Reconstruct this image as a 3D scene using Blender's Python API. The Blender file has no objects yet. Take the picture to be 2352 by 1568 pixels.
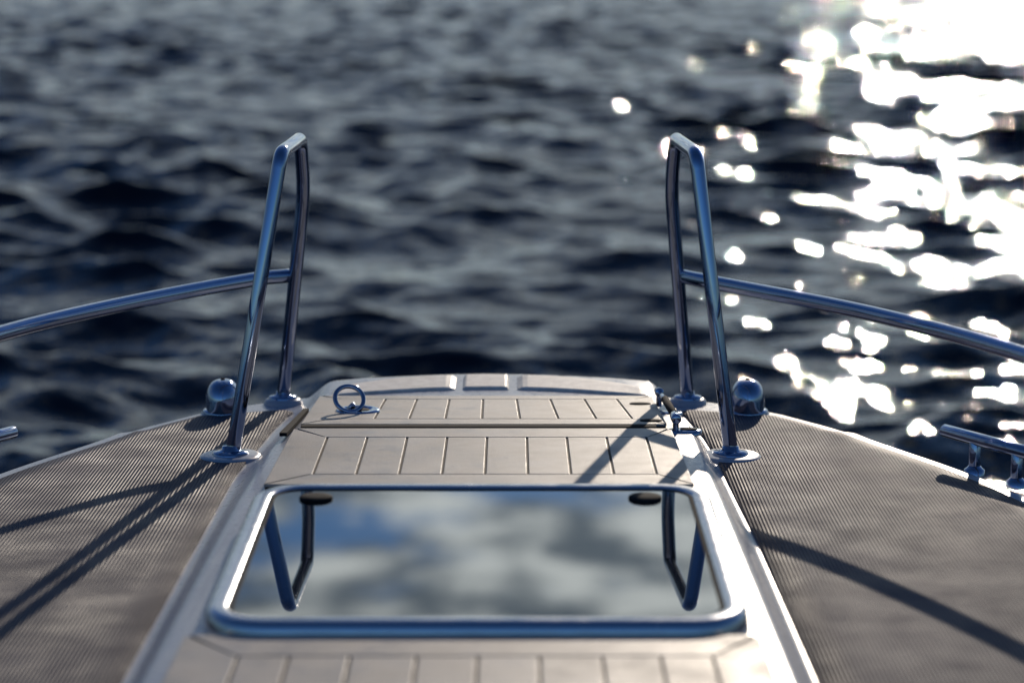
import bpy, bmesh, math, random
import numpy as np
from mathutils import Vector, Matrix
random.seed(4); rng=np.random.default_rng(23)
sc=bpy.context.scene
sc.view_settings.view_transform='Standard'; sc.view_settings.look='None'
sc.view_settings.exposure=0; sc.view_settings.gamma=1
XC=-0.043
SUN_EL=math.radians(19.5); SUN_AZ=math.radians(12)

# ---------------------------------------------------------------- helpers
def link(ob,parent=None):
    sc.collection.objects.link(ob)
    if parent: ob.parent=parent
    return ob
def empty(name,loc=(0,0,0)):
    e=bpy.data.objects.new(name,None); e.empty_display_size=.1
    return link(e)
def mesh_obj(name,verts,faces,mat,parent=None,smooth=True):
    me=bpy.data.meshes.new(name); me.from_pydata([tuple(v) for v in verts],[],faces)
    me.update()
    bm=bmesh.new(); bm.from_mesh(me); bmesh.ops.recalc_face_normals(bm,faces=bm.faces); bm.to_mesh(me); bm.free()
    for p in me.polygons: p.use_smooth=smooth
    ob=bpy.data.objects.new(name,me); me.materials.append(mat)
    return link(ob,parent)
def nd(nt,t,**k):
    n=nt.nodes.new(t)
    for a,b in k.items(): setattr(n,a,b)
    return n
def newmat(name,col,rough=.5,metal=0,ior=1.5,coat=0,spec=.5):
    m=bpy.data.materials.new(name); m.use_nodes=True
    b=m.node_tree.nodes['Principled BSDF']
    b.inputs['Base Color'].default_value=(*col,1); b.inputs['Roughness'].default_value=rough
    b.inputs['Metallic'].default_value=metal; b.inputs['IOR'].default_value=ior
    b.inputs['Coat Weight'].default_value=coat; b.inputs['Specular IOR Level'].default_value=spec
    return m,m.node_tree,b
def noisecol(nt,b,c1,c2,scale,detail=5,lo=.35,hi=.65):
    tc=nd(nt,'ShaderNodeTexCoord'); n=nd(nt,'ShaderNodeTexNoise'); n.inputs['Scale'].default_value=scale
    n.inputs['Detail'].default_value=detail
    r=nd(nt,'ShaderNodeValToRGB'); r.color_ramp.elements[0].position=lo; r.color_ramp.elements[1].position=hi
    r.color_ramp.elements[0].color=(*c1,1); r.color_ramp.elements[1].color=(*c2,1)
    nt.links.new(tc.outputs['Object'],n.inputs['Vector']); nt.links.new(n.outputs['Fac'],r.inputs['Fac'])
    nt.links.new(r.outputs['Color'],b.inputs['Base Color'])
    return tc,n
def bump(nt,b,src,strength,dist):
    bp=nd(nt,'ShaderNodeBump'); bp.inputs['Strength'].default_value=strength; bp.inputs['Distance'].default_value=dist
    nt.links.new(src,bp.inputs['Height']); nt.links.new(bp.outputs['Normal'],b.inputs['Normal'])
    return bp
def noise(nt,tc,scale,detail=4):
    n=nd(nt,'ShaderNodeTexNoise'); n.inputs['Scale'].default_value=scale; n.inputs['Detail'].default_value=detail
    nt.links.new(tc.outputs['Object'],n.inputs['Vector']); return n
def mapr(nt,src,a,b,lo=.3,hi=.7):
    m=nd(nt,'ShaderNodeMapRange'); m.inputs['From Min'].default_value=lo; m.inputs['From Max'].default_value=hi
    m.inputs['To Min'].default_value=a; m.inputs['To Max'].default_value=b
    nt.links.new(src,m.inputs['Value']); return m

# ---------------------------------------------------------------- materials
gel,nt,b=newmat('gelcoat',(.42,.42,.44),.28,coat=.15)
tc,n=noisecol(nt,b,(.34,.37,.44),(.43,.455,.51),3)
n2=noise(nt,tc,90,3); m=mapr(nt,n2.outputs['Fac'],.24,.40); nt.links.new(m.outputs[0],b.inputs['Roughness'])
n3=noise(nt,tc,14,2); bump(nt,b,n3.outputs['Fac'],.12,.01)

nonskid,nt,b=newmat('nonskid_ribbed',(.13,.13,.13),.5,spec=.04)
tc,n=noisecol(nt,b,(.066,.066,.092),(.100,.096,.122),5)
sx=nd(nt,'ShaderNodeSeparateXYZ'); nt.links.new(tc.outputs['Object'],sx.inputs[0])
def sine(src,period):
    a=nd(nt,'ShaderNodeMath',operation='MULTIPLY'); a.inputs[1].default_value=2*math.pi/period
    s=nd(nt,'ShaderNodeMath',operation='SINE'); nt.links.new(src,a.inputs[0]); nt.links.new(a.outputs[0],s.inputs[0]); return s
s1=sine(sx.outputs[0],.0054)
n2=noise(nt,tc,700,2)
ad=nd(nt,'ShaderNodeMath',operation='MULTIPLY_ADD'); ad.inputs[1].default_value=.6
nt.links.new(n2.outputs['Fac'],ad.inputs[0]); nt.links.new(s1.outputs[0],ad.inputs[2])
bump(nt,b,ad.outputs[0],.75,.0009)
n4=noise(nt,tc,12,5); m=mapr(nt,n4.outputs['Fac'],.42,.60); nt.links.new(m.outputs[0],b.inputs['Roughness'])

teak,nt,b=newmat('cream_decking',(.4,.36,.31),.5,spec=.4)
tc,n=noisecol(nt,b,(.33,.295,.255),(.44,.40,.35),7,6)
n2=noise(nt,tc,600,2); bump(nt,b,n2.outputs['Fac'],.5,.0010)
n4=noise(nt,tc,25,5); m=mapr(nt,n4.outputs['Fac'],.36,.56); nt.links.new(m.outputs[0],b.inputs['Roughness'])
caulk,nt,b=newmat('caulk',(.10,.07,.055),.7,spec=.2); noisecol(nt,b,(.04,.028,.022),(.07,.05,.04),40)
padm,nt,b=newmat('grip_pad',(.5,.47,.43),.42,spec=.5); tc,n=noisecol(nt,b,(.70,.63,.54),(.88,.81,.71),60)
n2=noise(nt,tc,350,3); bump(nt,b,n2.outputs['Fac'],.5,.0012)
steel,nt,b=newmat('stainless_steel',(.36,.41,.53),.1,1)
tc=nd(nt,'ShaderNodeTexCoord'); n2=noise(nt,tc,60,4); m=mapr(nt,n2.outputs['Fac'],.03,.10); nt.links.new(m.outputs[0],b.inputs['Roughness'])
alu,nt,b=newmat('anodised_aluminium',(.55,.57,.62),.25,1)
tc=nd(nt,'ShaderNodeTexCoord'); n2=noise(nt,tc,40,4); m=mapr(nt,n2.outputs['Fac'],.16,.28); nt.links.new(m.outputs[0],b.inputs['Roughness'])
rub,nt,b=newmat('black_rubber',(.015,.015,.017),.85,spec=.15); noisecol(nt,b,(.01,.01,.012),(.022,.022,.024),50)
glass,nt,b=newmat('tinted_acrylic',(.008,.01,.012),.012,ior=2.1,coat=.8)
tc=nd(nt,'ShaderNodeTexCoord'); n2=noise(nt,tc,30,5); m=mapr(nt,n2.outputs['Fac'],.003,.02); nt.links.new(m.outputs[0],b.inputs['Roughness'])
hullm,nt,b=newmat('hull_paint',(.6,.6,.6),.2,coat=.3); noisecol(nt,b,(.5,.5,.52),(.56,.56,.56),2)

# ---------------------------------------------------------------- world
sd=Vector((math.sin(SUN_AZ)*math.cos(SUN_EL),math.cos(SUN_AZ)*math.cos(SUN_EL),math.sin(SUN_EL)))
w=bpy.data.worlds.new("World"); sc.world=w; w.use_nodes=True; nt=w.node_tree
bg=nt.nodes['Background']; bg.inputs['Strength'].default_value=.065
sky=nd(nt,'ShaderNodeTexSky',sky_type='NISHITA'); sky.sun_disc=False
sky.sun_elevation=SUN_EL; sky.sun_rotation=SUN_AZ; sky.air_density=1.0; sky.dust_density=.2; sky.ozone_density=4.0
tint=nd(nt,'ShaderNodeMix',data_type='RGBA',blend_type='MULTIPLY'); tint.inputs['Factor'].default_value=1
tint.inputs['B'].default_value=(.57,.81,1.06,1); nt.links.new(sky.outputs[0],tint.inputs['A'])
tc=nd(nt,'ShaderNodeTexCoord'); sp=nd(nt,'ShaderNodeSeparateXYZ'); nt.links.new(tc.outputs['Generated'],sp.inputs[0])
zc=nd(nt,'ShaderNodeMath',operation='MAXIMUM'); zc.inputs[1].default_value=.05; nt.links.new(sp.outputs[2],zc.inputs[0])
dx=nd(nt,'ShaderNodeMath',operation='DIVIDE'); dy=nd(nt,'ShaderNodeMath',operation='DIVIDE')
nt.links.new(sp.outputs[0],dx.inputs[0]); nt.links.new(zc.outputs[0],dx.inputs[1])
nt.links.new(sp.outputs[1],dy.inputs[0]); nt.links.new(zc.outputs[0],dy.inputs[1])
cb0=nd(nt,'ShaderNodeCombineXYZ'); nt.links.new(dx.outputs[0],cb0.inputs[0]); nt.links.new(dy.outputs[0],cb0.inputs[1]); cb0.inputs[2].default_value=7.1
cb=nd(nt,'ShaderNodeVectorMath',operation='ADD'); nt.links.new(cb0.outputs[0],cb.inputs[0]); cb.inputs[1].default_value=(.22,-.12,0)
def wn(scale,detail,rough=.5):
    n=nd(nt,'ShaderNodeTexNoise'); n.inputs['Scale'].default_value=scale; n.inputs['Detail'].default_value=detail; n.inputs['Roughness'].default_value=rough
    nt.links.new(cb.outputs[0],n.inputs['Vector']); return n
cn=wn(2.2,8,.58); cs=wn(5.2,8,.6)
by=nd(nt,'ShaderNodeMath',operation='MULTIPLY_ADD'); by.inputs[1].default_value=.12; nt.links.new(sp.outputs[1],by.inputs[0]); nt.links.new(cn.outputs['Fac'],by.inputs[2])
hi=nd(nt,'ShaderNodeMapRange'); hi.inputs['From Min'].default_value=.31; hi.inputs['From Max'].default_value=.60; hi.inputs['To Min'].default_value=0; hi.inputs['To Max'].default_value=-.16
nt.links.new(sp.outputs[2],hi.inputs['Value'])
by2=nd(nt,'ShaderNodeMath',operation='ADD'); nt.links.new(by.outputs[0],by2.inputs[0]); nt.links.new(hi.outputs[0],by2.inputs[1])
cov=nd(nt,'ShaderNodeMapRange',interpolation_type='SMOOTHSTEP'); cov.inputs['From Min'].default_value=.51; cov.inputs['From Max'].default_value=.62
nt.links.new(by2.outputs[0],cov.inputs['Value'])
fac2=nd(nt,'ShaderNodeMath',operation='MULTIPLY'); fac2.inputs[1].default_value=.94; nt.links.new(cov.outputs[0],fac2.inputs[0])
cr=nd(nt,'ShaderNodeValToRGB'); cr.color_ramp.elements[0].position=.41; cr.color_ramp.elements[1].position=.58
cr.color_ramp.elements[0].color=(1.7,2.1,2.4,1); cr.color_ramp.elements[1].color=(9.2,9.8,9.5,1); nt.links.new(cs.outputs['Fac'],cr.inputs['Fac'])
dt=nd(nt,'ShaderNodeVectorMath',operation='DOT_PRODUCT'); dt.inputs[1].default_value=sd; nt.links.new(tc.outputs['Generated'],dt.inputs[0])
sg=nd(nt,'ShaderNodeMapRange'); sg.inputs['From Min'].default_value=.65; sg.inputs['From Max'].default_value=1; sg.inputs['To Min'].default_value=.45; sg.inputs['To Max'].default_value=1.8
nt.links.new(dt.outputs['Value'],sg.inputs['Value'])
vs=nd(nt,'ShaderNodeVectorMath',operation='SCALE'); nt.links.new(cr.outputs[0],vs.inputs[0]); nt.links.new(sg.outputs[0],vs.inputs['Scale'])
mx=nd(nt,'ShaderNodeMix',data_type='RGBA'); nt.links.new(fac2.outputs[0],mx.inputs['Factor'])
nt.links.new(tint.outputs['Result'],mx.inputs['A']); nt.links.new(vs.outputs[0],mx.inputs['B'])
nt.links.new(mx.outputs['Result'],bg.inputs['Color'])

sl=bpy.data.lights.new('sun','SUN'); sl.energy=2.8; sl.angle=math.radians(.53); sl.color=(1,.86,.70)
so=link(bpy.data.objects.new('sun',sl))
so.rotation_euler=(-sd).to_track_quat('-Z','Y').to_euler(); so.location=sd*20

# ---------------------------------------------------------------- camera
cd=bpy.data.cameras.new('camera'); cam=link(bpy.data.objects.new('camera',cd)); sc.camera=cam
cam.location=(0,0,.85); cam.rotation_euler=(math.radians(90-9.55),0,0)
cd.lens=85; cd.sensor_width=36; cd.clip_start=.05; cd.clip_end=9000
cd.dof.use_dof=True; cd.dof.focus_distance=3.92; cd.dof.aperture_fstop=3.0; cd.dof.aperture_blades=0

# ---------------------------------------------------------------- water
WZ=-.9
ang=np.concatenate([np.arange(-180,-45,2.5),np.arange(-45,-20,.2),np.arange(-20,20,.06),np.arange(20,45,.2),np.arange(45,180.01,2.5)])
ang=np.radians(ang)
r=[.5]
while r[-1]<4.5: r.append(r[-1]*1.03)
while r[-1]<75: r.append(r[-1]*1.0030)
while r[-1]<5000: r.append(r[-1]*1.06)
r=np.array(r); nr,na=len(r),len(ang)
R,A=np.meshgrid(r,ang,indexing='ij'); X0=R*np.sin(A); Y0=R*np.cos(A)
da=np.gradient(ang); cellA=R*da[None,:]; cellR=np.gradient(r)[:,None]*np.ones_like(R)
cell=np.maximum(cellA,cellR*.7)
Z=np.zeros_like(R); DX=np.zeros_like(R); DY=np.zeros_like(R)
NW=120
lam=.13*(2.8/.13)**rng.random(NW)
wd=math.radians(194)
for i in range(NW):
    l=lam[i]; th=wd+rng.normal(0,.66); k=2*math.pi/l
    s=(.042 if .34<l<1.35 else .025)*(.55+.9*rng.random())
    a=s/k; ph=rng.random()*6.283
    att=np.clip((l/cell-2.5)/3,0,1)
    kx,ky=k*math.sin(th),k*math.cos(th)
    P=kx*X0+ky*Y0+ph
    Z+=att*a*np.sin(P); c=att*a*np.cos(P)*.9
    DX+=c*math.sin(th); DY+=c*math.cos(th)
g=1+.25*np.sin(X0*.55+1.3*np.sin(Y0*.21)+.6)*np.sin(Y0*.33+1.1*np.sin(X0*.3))
Z*=g; DX*=g; DY*=g
co=np.stack([X0+DX,Y0+DY,Z+WZ],-1).reshape(-1,3).astype(np.float32)
idx=np.arange(nr*na).reshape(nr,na)
q=np.stack([idx[:-1,:-1],idx[:-1,1:],idx[1:,1:],idx[1:,:-1]],-1).reshape(-1,4)[:, ::-1]
me=bpy.data.meshes.new('water'); me.vertices.add(len(co)); me.vertices.foreach_set('co',co.ravel())
me.loops.add(q.size); me.loops.foreach_set('vertex_index',q.ravel().astype(np.int32))
me.polygons.add(len(q)); me.polygons.foreach_set('loop_start',np.arange(0,q.size,4,dtype=np.int32))
try: me.polygons.foreach_set('loop_total',np.full(len(q),4,dtype=np.int32))
except Exception: pass
me.polygons.foreach_set('use_smooth',np.ones(len(q),dtype=bool)); me.update(calc_edges=True); me.validate()
wm,nt,b=newmat('lake_water',(.005,.007,.013),.03,ior=1.33)
tc=nd(nt,'ShaderNodeTexCoord')
n1=noise(nt,tc,13,3)
bump(nt,b,n1.outputs['Fac'],.34,.022)
me.materials.append(wm); link(bpy.data.objects.new('water',me))

# ---------------------------------------------------------------- boat: deck and hull
boat=empty('motorboat')
Wy=[-1.6,0,1.5,2.5,3.2,3.64,3.81,4.04,4.16,4.27,4.34,4.40,4.45,4.485,4.497,4.50]
Ww=[1.16,1.15,1.11,1.04,.94,.835,.775,.665,.60,.53,.46,.385,.28,.15,.07,.0]
_ys=np.concatenate([np.linspace(-1.6,4.1,120),np.linspace(4.1,4.5,70)[1:]])
_ws=np.interp(_ys,Wy,Ww)
for _ in range(4):
    _ws[1:-1]=.25*_ws[:-2]+.5*_ws[1:-1]+.25*_ws[2:]
def W(y): return float(np.interp(y,_ys,_ws))
def trunk(y):
    fl=np.interp(y,[-1.6,2.0,2.68,3.16,3.75,3.93,4.13,4.3],[-.50,-.455,-.447,-.443,-.437,-.425,-.41,-.39])
    tl=np.interp(y,[-1.6,2.0,2.5,3.4,3.8,4.1,4.3],[-.44,-.40,-.393,-.383,-.37,-.35,-.33])
    tr=np.interp(y,[-1.6,2.0,2.5,3.4,3.7,3.95,4.12,4.3],[.35,.308,.303,.296,.293,.293,.280,.25])
    fr=np.interp(y,[-1.6,2.0,2.68,3.3,3.7,3.92,4.05,4.3],[.41,.355,.35,.345,.336,.331,.325,.30])
    h=np.interp(y,[-1.6,2,3.4,3.9,4.15,4.3,4.5],[.056,.056,.052,.044,.036,.032,.032])
    return fl,tl,tr,fr,h
def deckz(x,y):
    fl,tl,tr,fr,h=trunk(y)
    def ss(t): t=min(max(t,0),1); return t*t*(3-2*t)
    if x<tl: z=h*ss((x-fl)/(tl-fl))
    elif x>tr: z=h*ss((fr-x)/(fr-tr))
    else: z=h
    wv=W(y); d=wv-abs(x-XC)
    e=min(d/.012,1) if d>0 else 0
    return z*min(1,max(0,d)/.05) -.010*(1-math.sqrt(max(0,1-(1-e)**2)))
ys=_ys
verts=[];ncol=None
for y in ys:
    wv=W(y); fl,tl,tr,fr,h=trunk(y); L=XC-wv; Rr=XC+wv
    xs=[L+t for t in (0,.001,.003,.006,.012,.02,.035,.05)]+[None]*6+list(np.linspace(fl,tl,9))+list(np.linspace(tl,tr,12))[1:-1]+list(np.linspace(tr,fr,9))+[None]*6+[Rr-t for t in (.05,.035,.02,.012,.006,.003,.001,0)]
    xs[8:14]=list(np.linspace(L+.05,fl,8)[1:-1])
    j=len(xs)-14; xs[j:j+6]=list(np.linspace(fr,Rr-.05,8)[1:-1])
    xs=[min(max(x,L),Rr) for x in xs]; xs=sorted(xs)
    ncol=len(xs)
    for x in xs: verts.append((x,y,deckz(x,y)))
faces=[(a*ncol+c,a*ncol+c+1,(a+1)*ncol+c+1,(a+1)*ncol+c) for a in range(len(ys)-1) for c in range(ncol-1)]
mesh_obj('deck',verts,faces,gel,boat)
out=[(XC-W(y),y) for y in ys]+[(XC+W(y),y) for y in ys[::-1][1:]]
prof=[(0,-.010,0),(.004,-.02,0),(.004,-.05,0),(-.006,-.055,0),(-.02,-.2,.02),(-.08,-.45,.12),(-.16,-.75,.28),(-.26,-1.1,.55)]
verts=[];n=len(out)
nrm=[]
for k in range(n):
    a=Vector(out[max(k-1,0)]);c=Vector(out[min(k+1,n-1)]);t=(c-a).normalized(); nrm.append(Vector((-t.y,t.x)))
for off,z,pull in prof:
    for k,(x,y) in enumerate(out):
        nx=nrm[k]; yy=y-pull*max(0,(y-2.5)/2.0)
        verts.append((x+nx.x*off+ (-(x-XC))*max(0,-off)*.6,yy+nx.y*off,z))
faces=[(p*n+k,p*n+k+1,(p+1)*n+k+1,(p+1)*n+k) for p in range(len(prof)-1) for k in range(n-1)]
mesh_obj('hull',verts,faces,hullm,boat)
# ---------- generic tube
def fillet(pts,rads,seg=8):
    pts=[Vector(p) for p in pts]; o=[pts[0]]
    for i in range(1,len(pts)-1):
        p=pts[i]; a=(pts[i-1]-p); c=(pts[i+1]-p); r_=rads[i-1]
        ang=a.angle(c)
        if r_<=0 or ang>3.1: o.append(p); continue
        d=min(r_/math.tan(ang/2),a.length*.48,c.length*.48)
        A_=p+a.normalized()*d; C_=p+c.normalized()*d
        for s in range(seg+1):
            t=s/seg; o.append(A_*(1-t)**2+p*2*t*(1-t)+C_*t*t)
    o.append(pts[-1]); return o
def catmull(pts,seg=10):
    P=[Vector(p) for p in pts]; P=[P[0]*2-P[1]]+P+[P[-1]*2-P[-2]]; o=[]
    for i in range(1,len(P)-2):
        for s in range(seg):
            t=s/seg; a,b_,c,d=P[i-1],P[i],P[i+1],P[i+2]
            o.append(.5*((2*b_)+(c-a)*t+(2*a-5*b_+4*c-d)*t*t+(-a+3*b_-3*c+d)*t**3))
    o.append(P[-2]); return o
def tube_data(path,rad,seg=20,cap=True):
    path=[Vector(p) for p in path]; v=[];f=[]
    t0=(path[1]-path[0]).normalized(); up=Vector((0,0,1)) if abs(t0.z)<.9 else Vector((1,0,0))
    nn=(up-t0*up.dot(t0)).normalized()
    rings=[]
    rr=rad if hasattr(rad,'__len__') else [rad]*len(path)
    for i,p in enumerate(path):
        if i==0:t=t0
        elif i==len(path)-1:t=(path[-1]-path[-2]).normalized()
        else:t=((path[i+1]-p).normalized()+(p-path[i-1]).normalized()).normalized()
        nn=(nn-t*nn.dot(t)).normalized(); bb=t.cross(nn)
        rings.append((p,t,nn.copy(),bb,rr[i]))
    if cap:
        p,t,a,b_,q=rings[0]; pre=[(p-t*q*.35*math.sin(u),t,a,b_,q*math.cos(u)) for u in (1.5,1.1,.7,.35)]
        p,t,a,b_,q=rings[-1]; post=[(p+t*q*.35*math.sin(u),t,a,b_,q*math.cos(u)) for u in (.35,.7,1.1,1.5)]
        rings=pre+rings+post
    for p,t,a,b_,q in rings:
        for s in range(seg):
            u=2*math.pi*s/seg; v.append(p+a*q*math.cos(u)+b_*q*math.sin(u))
    for i in range(len(rings)-1):
        for s in range(seg):
            s2=(s+1)%seg; f.append((i*seg+s,i*seg+s2,(i+1)*seg+s2,(i+1)*seg+s))
    f.append(tuple(range(seg))[::-1]); f.append(tuple(range((len(rings)-1)*seg,len(rings)*seg)))
    return v,f
def tube(name,path,rad,mat,parent,seg=20):
    v,f=tube_data(path,rad,seg); return mesh_obj(name,v,f,mat,parent)
def lathe(name,prof,loc,mat,parent,sx=1,sy=1,seg=40,rot=0):
    v=[];f=[]
    for r_,z in prof:
        for s in range(seg):
            u=2*math.pi*s/seg; x=r_*sx*math.cos(u);y=r_*sy*math.sin(u)
            v.append((loc[0]+x*math.cos(rot)-y*math.sin(rot),loc[1]+x*math.sin(rot)+y*math.cos(rot),loc[2]+z))
    n=len(prof)
    for i in range(n-1):
        for s in range(seg):
            s2=(s+1)%seg; f.append((i*seg+s,i*seg+s2,(i+1)*seg+s2,(i+1)*seg+s))
    f.append(tuple(range((n-1)*seg,n*seg)))
    return mesh_obj(name,v,f,mat,parent)
def prisms(name,polys,zf,thick,mat,parent,bev=.0012):
    bm=bmesh.new()
    for poly in polys:
        top=[bm.verts.new((x,y,zf(x,y))) for x,y in poly]; bot=[bm.verts.new((x,y,zf(x,y)-thick)) for x,y in poly]
        area=sum(poly[i][0]*poly[(i+1)%len(poly)][1]-poly[(i+1)%len(poly)][0]*poly[i][1] for i in range(len(poly)))
        if area<0: top.reverse(); bot.reverse()
        ft=bm.faces.new(top); n=len(top)
        bm.faces.new(bot[::-1])
        for i in range(n): bm.faces.new((top[i],bot[i],bot[(i+1)%n],top[(i+1)%n]))
        if bev: bmesh.ops.bevel(bm,geom=list(ft.edges),offset=bev,segments=2,affect='EDGES',profile=.6)
    me=bpy.data.meshes.new(name); bm.to_mesh(me); bm.free(); me.materials.append(mat)
    return link(bpy.data.objects.new(name,me),parent)

# ---------- non-skid side panels
def nonskid_panel(name,side):
    yy=[y for y in ys if y<=4.235]
    outer=[];inner=[]
    for y in yy: outer.append((XC+side*(W(y)-.036),y))
    for y in yy:
        fl,tl,tr,fr,h=trunk(y)
        inner.append(((fl-.004) if side<0 else (fr+.004),y))
    v=[];N=len(yy);M=10
    for (xo,y),(xi,_) in zip(outer,inner):
        for m_ in range(M+1):
            t=m_/M; v.append((xo*(1-t)+xi*t,y,.003))
    xo,yo=outer[-1]; xi,yi=inner[-1]
    for kk in range(1,7):
        s=kk/6
        for m_ in range(M+1):
            t=m_/M
            x=xo*(1-t)+xi*t; lim=4.235+ (4.30-4.235)*t
            if t>.85: lim-= .03*((t-.85)/.15)**2
            v.append((x+ (0.008*s*t if side<0 else -.01*s*t),4.235+(lim-4.235)*s,.003))
    f=[(a*(M+1)+c,a*(M+1)+c+1,(a+1)*(M+1)+c+1,(a+1)*(M+1)+c) for a in range(N+5) for c in range(M)]
    ob=mesh_obj(name,v,f,nonskid,boat)
    md=ob.modifiers.new('s','SOLIDIFY'); md.thickness=.004; md.offset=-1
    if ob.data.polygons[0].normal.z<0: ob.data.flip_normals()
    return ob
nonskid_panel('nonskid_port',-1); nonskid_panel('nonskid_starboard',1)

# ---------- cream planked panels
def zp(x,y):
    return float(np.interp(y,[1.5,2.6,3.45,3.85,4.0,4.2,4.3],[.069,.069,.064,.060,.053,.044,.041]))
G=.0018
def planked(name,x0,x1,y0,y1,iy0,iy1,gb,gt,xi0,xi1,parent=None):
    P=[]
    if iy0>y0: P.append([(x0+G,y0),(x1-G,y0),(xi1-G*1.2,iy0-G),(xi0+G*1.2,iy0-G)])
    if iy1<y1: P.append([(xi0+G*1.2,iy1+G),(xi1-G*1.2,iy1+G),(x1-.008-G*2,y1),(x0+.008+G*2,y1)])
    P.append([(x0,y0+G*2),(xi0-G*.5,iy0),(gb[0]-G,iy0+.0),(gt[0]-G,iy1),(xi0-G*.5,iy1),(x0+.006,y1-G*2)])
    P.append([(x1,y0+G*2),(x1-.006,y1-G*2),(xi1+G*.5,iy1),(gt[-1]+G,iy1),(gb[-1]+G,iy0),(xi1+G*.5,iy0)])
    for i in range(len(gb)-1):
        P.append([(gb[i]+G,iy0+G),(gb[i+1]-G,iy0+G),(gt[i+1]-G,iy1-G),(gt[i]+G,iy1-G)])
    ob=prisms(name,P,zp,.004,teak,parent or boat,bev=.0009)
    prisms(name+'_caulking',[[(x0+.001,y0+.001),(x1-.001,y0+.001),(x1-.007,y1-.001),(x0+.007,y1-.001)]],lambda x,y:zp(x,y)-.0022,.012,caulk,parent or boat,bev=0)
    return ob
mg=[-.294+.0635*i for i in range(9)]
planked('mid_decking',-.360,.264,3.425,3.848,3.494,3.775,mg,mg,-.30,.218)
bgx=[-.301,-.245,-.178,-.105,-.038,.030,.099,.163,.220]
planked('aft_decking',-.376,.286,1.9,2.645,1.96,2.563,bgx,bgx,-.306,.224)
fb=[-.229,-.171,-.111,-.050,.013,.077,.140,.200]; ft=[-.222,-.167,-.110,-.051,.008,.067,.127,.184]
planked('locker_lid_decking',-.347,.254,3.893,4.215,3.950,4.175,fb,ft,-.30,.215)
prisms('locker_gap',[[(-.345,3.872),(.236,3.872),(.236,3.892),(-.345,3.892)]],lambda x,y:.0575,.004,rub,boat,bev=0)
def po(x): return float(np.interp(abs(x-XC),[0,.06,.12,.18,.24,.30],[4.455,4.449,4.436,4.408,4.361,4.290]))
def pi(x): return float(np.interp(abs(x-XC),[0,.06,.12,.18,.24,.30],[4.335,4.331,4.320,4.300,4.276,4.250]))
def padrow(name,xa,xb):
    xs=np.linspace(xa,xb,26); T=[0,.0,.015,.04,.2,.5,.8,.96,.985,1.0,1.0]; H=[-.012,.001,.003,.004,.0045,.0055,.0065,.0065,.005,.001,-.012]
    v=[];f=[]
    for i,x in enumerate(xs):
        e=min(i,len(xs)-1-i); sc_=(0,.85,1,1)[min(e,3)]
        for t,hh in zip(T,H):
            v.append((x,pi(x)+t*(po(x)-pi(x)),.0335+(hh*sc_ if hh>0 else hh)))
    M=len(T)
    for i in range(len(xs)-1):
        for j in range(M-1): f.append((i*M+j,i*M+j+1,(i+1)*M+j+1,(i+1)*M+j))
    f.append(tuple(range(M))); f.append(tuple(range((len(xs)-1)*M,len(xs)*M)))
    return mesh_obj(name,v,f,padm,boat,smooth=False)
padrow('bow_pad_port',-.325,-.104); padrow('bow_pad_centre',-.090,-.006); padrow('bow_pad_starboard',.010,.25)
prisms('deck_gutter',[[(-.376,3.83),(-.364,3.83),(-.350,4.09),(-.359,4.09)]],lambda x,y:zp(x,y)-.004,.006,rub,boat,bev=0)

# ---------- deck hatch
hatch=empty('deck_hatch')
hx0,hx1,hy0,hy1=-.357,.275,2.648,3.305
def hz(y): return .080+(y-hy0)*math.tan(math.radians(1.15))
def rrect(ins,rad,seg=10):
    x0,x1,y0,y1=hx0+ins,hx1-ins,hy0+ins,hy1-ins; o=[]
    for cx,cy,a0 in ((x1-rad,y0+rad,-90),(x1-rad,y1-rad,0),(x0+rad,y1-rad,90),(x0+rad,y0+rad,180)):
        for s in range(seg+1):
            a=math.radians(a0+90*s/seg); o.append((cx+rad*math.cos(a),cy+rad*math.sin(a)))
    return o
def ringmesh(name,prof,mat):
    v=[];n=None
    for ins,dz,absb in prof:
        loop=rrect(ins,max(.075-ins,.035)); n=len(loop)
        for x,y in loop: v.append((x,y,(absb if absb is not None else hz(y)+dz)))
    f=[(p*n+k,p*n+(k+1)%n,(p+1)*n+(k+1)%n,(p+1)*n+k) for p in range(len(prof)-1) for k in range(n)]
    return mesh_obj(name,v,f,mat,hatch)
ringmesh('frame',[(-.002,0,.050),(0,-.012,None),(.001,-.006,None),(.004,-.001,None),(.009,.0015,None),(.018,.002,None),(.025,.001,None),(.0275,-.001,None),(.028,-.006,None)],alu)
ringmesh('seal',[(.0278,-.004,None),(.0285,-.001,None),(.031,-.0008,None),(.0335,-.003,None)],rub)
lp=rrect(.033,.042)
mesh_obj('pane',[(x,y,hz(y)-.0022) for x,y in lp],[tuple(range(len(lp)))],glass,hatch,smooth=False)
for i,x in enumerate((-.268,.182)):
    lathe('hinge_knob_%d'%(i+1),[(.023,-.004),(.023,.0005),(.021,.002),(.012,.003),(.001,.0032)],(x,3.226,hz(3.226)),rub,hatch)

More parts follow.
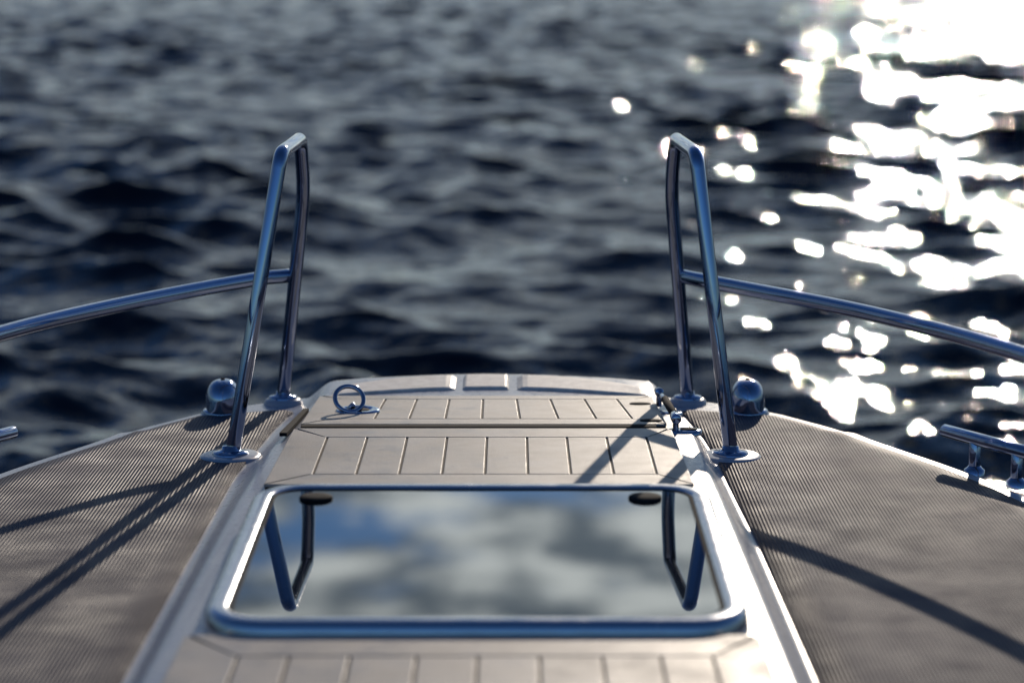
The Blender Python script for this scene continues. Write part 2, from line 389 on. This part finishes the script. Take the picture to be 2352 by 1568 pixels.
# ---------- handrails
def handrail(side):
    e=empty('bow_handrail')
    if side<0:
        nb=(-.462,3.90);fbp=(-.421,4.365);pn=(-.381,3.985,.494);pf=(-.372,4.25,.496);pm=(-.371,4.30,.40)
        rail=[(-.404,4.337,.241),(-.47,4.262,.243),(-.636,3.985,.245),(-.785,3.673,.245),(-.90,3.30,.24),(-.98,2.75,.24),(-1.02,1.9,.24),(-1.02,1.0,.24)]
        posts=[(-.955,2.9),(-1.02,1.2)]
    else:
        nb=(.362,3.90);fbp=(.323,4.365);pn=(.304,3.985,.493);pf=(.287,4.25,.496);pm=(.284,4.30,.40)
        rail=[(.307,4.330,.241),(.363,4.225,.243),(.581,3.868,.245),(.747,3.477,.245),(.83,3.15,.24),(.89,2.7,.24),(.93,1.9,.24),(.93,1.0,.24)]
        posts=[(.865,2.9),(.93,1.2)]
    path=fillet([(nb[0],nb[1],.0),pn,pf,pm,(fbp[0],fbp[1],.01)],[.030,.040,.25],10)
    tube('hoop',path,.0121,steel,e,24)
    tube('side_rail',catmull(rail),.0127,steel,e,24)
    for k,(x,y) in enumerate(posts): tube('post_%d'%(k+1),[(x,y,-.0),(x,y,.24)],.0115,steel,e)
    for k,(x,y,r_,z) in enumerate(((nb[0]-.002,nb[1],.030,.006),(fbp[0],fbp[1],.026,.010))):
        lathe('base_flange_%d'%(k+1),[(r_,-.004),(r_,.002),(r_*.93,.0048),(r_*.6,.006),(r_*.48,.008),(r_*.44,.014)],(x,y,z),steel,e)
    lathe('base_boss',[(.056,-.01),(.052,.002),(.048,.005),(.043,.0065),(.001,.007)],(nb[0]-.002,nb[1],0),gel,e,1,1.05)
    lathe('base_boss_far',[(.038,-.01),(.035,.003),(.032,.008),(.028,.0102),(.001,.0105)],(fbp[0],fbp[1],0),gel,e)
    return e
handrail(-1); handrail(1)

# ---------- mooring cleats
def cleat(side):
    e=empty('mooring_cleat')
    if side>0: t=Vector((.707,3.868,.052)); d=Vector((.098,-.172,0)).normalized()
    else: t=Vector((-.812,3.855,.052)); d=Vector((-.12,-.2,0)).normalized()
    tube('bar',[t,t+d*.24],.0108,steel,e)
    for k,s in enumerate((.075,.175)):
        q_=t+d*s
        tube('leg_%d'%(k+1),[(q_.x,q_.y,-.004),(q_.x,q_.y,.046)],.0095,steel,e)
        lathe('foot_%d'%(k+1),[(.017,-.008),(.0165,.002),(.012,.005),(.009,.009)],(q_.x,q_.y,0),steel,e)
cleat(1); cleat(-1)

# ---------- navigation lights
def navlight(x,y,s):
    e=empty('navigation_light')
    lathe('mount',[(.042,-.03),(.041,-.002),(.039,.002),(.034,.004),(.001,.0045)],(x,y,0),gel,e)
    lathe('flange',[(.037,.002),(.037,.006),(.034,.008),(.028,.0085)],(x,y,0),steel,e)
    prof=[(.0305,.006)]+[(.0305*math.cos(t)**.7,.026+.036*math.sin(t)) for t in np.linspace(0,1.5,14)]
    lathe('dome',prof,(x,y,0),steel,e,1,1.35)
    lathe('screw',[(.004,.0),(.004,.002),(.001,.0025)],(x,y,.0615),rub,e)
navlight(-.520,4.275,-1); navlight(.424,4.275,1)

# ---------- lifting ring
e=empty('lifting_ring'); zz=zp(0,4.04)
lathe('plate',[(.036,-.002),(.036,.0025),(.033,.004),(.024,.0042),(.022,.002),(.001,.0015)],(-.262,4.036,zz),steel,e,1.05,1)
lathe('socket',[(.017,.0),(.0168,.0028),(.001,.003)],(-.258,4.034,zz),rub,e)
pts=[];c=Vector((-.276,4.03,zz+.022)); M_=Matrix.Rotation(math.radians(-40),3,'X')@Matrix.Rotation(math.radians(12),3,'Z')
for s in range(41):
    u=2*math.pi*s/40; pts.append(c+M_@Vector((.0245*math.cos(u),0,.0245*math.sin(u))))
tube('ring',pts,.0040,steel,e,12)
tube('lug',[(-.276,4.044,zz+.001),(-.270,4.040,zz+.010)],[.007,.005],steel,e,12)

# ---------- strut latch
e=empty('hatch_latch'); z1=zp(0,4.1);z2=zp(0,3.89)
lathe('plate_far',[(.02,-.004),(.02,.001),(.018,.0022),(.001,.0025)],(.272,4.085,deckz(.265,4.085)),steel,e,1.1,.8)
lathe('plate_near',[(.025,-.006),(.025,.001),(.023,.0022),(.001,.0025)],(.284,3.900,deckz(.28,3.90)+.001),steel,e,1.15,.85)
lathe('plate_recess',[(.011,.0),(.011,.0008),(.001,.001)],(.291,3.900,deckz(.28,3.90)+.0035),rub,e,1.3,.8)
tube('rod',[(.256,4.135,z1+.018),(.262,4.02,z1+.020)],.0042,steel,e,14)
tube('cylinder',[(.261,4.05,z1+.020),(.268,3.895,z2+.012)],.0066,rub,e,16)
tube('end_near',[(.268,3.905,z2+.011),(.269,3.880,z2+.010)],.0085,steel,e,16)
tube('end_far',[(.2555,4.145,z1+.016),(.2562,4.125,z1+.018)],.008,steel,e,16)
tube('pin_near',[(.269,3.892,z2-.014),(.269,3.892,z2+.010)],.005,steel,e,12)
tube('pin_far',[(.256,4.135,z1-.008),(.256,4.135,z1+.016)],.005,steel,e,12)
for k,(x,y) in enumerate(((.222,4.115),(.230,3.925))):
    lathe('slot_%d'%(k+1),[(.017,-.002),(.0168,.0012),(.001,.0014)],(x,y,zp(x,y)),rub,e,1.1,.75)
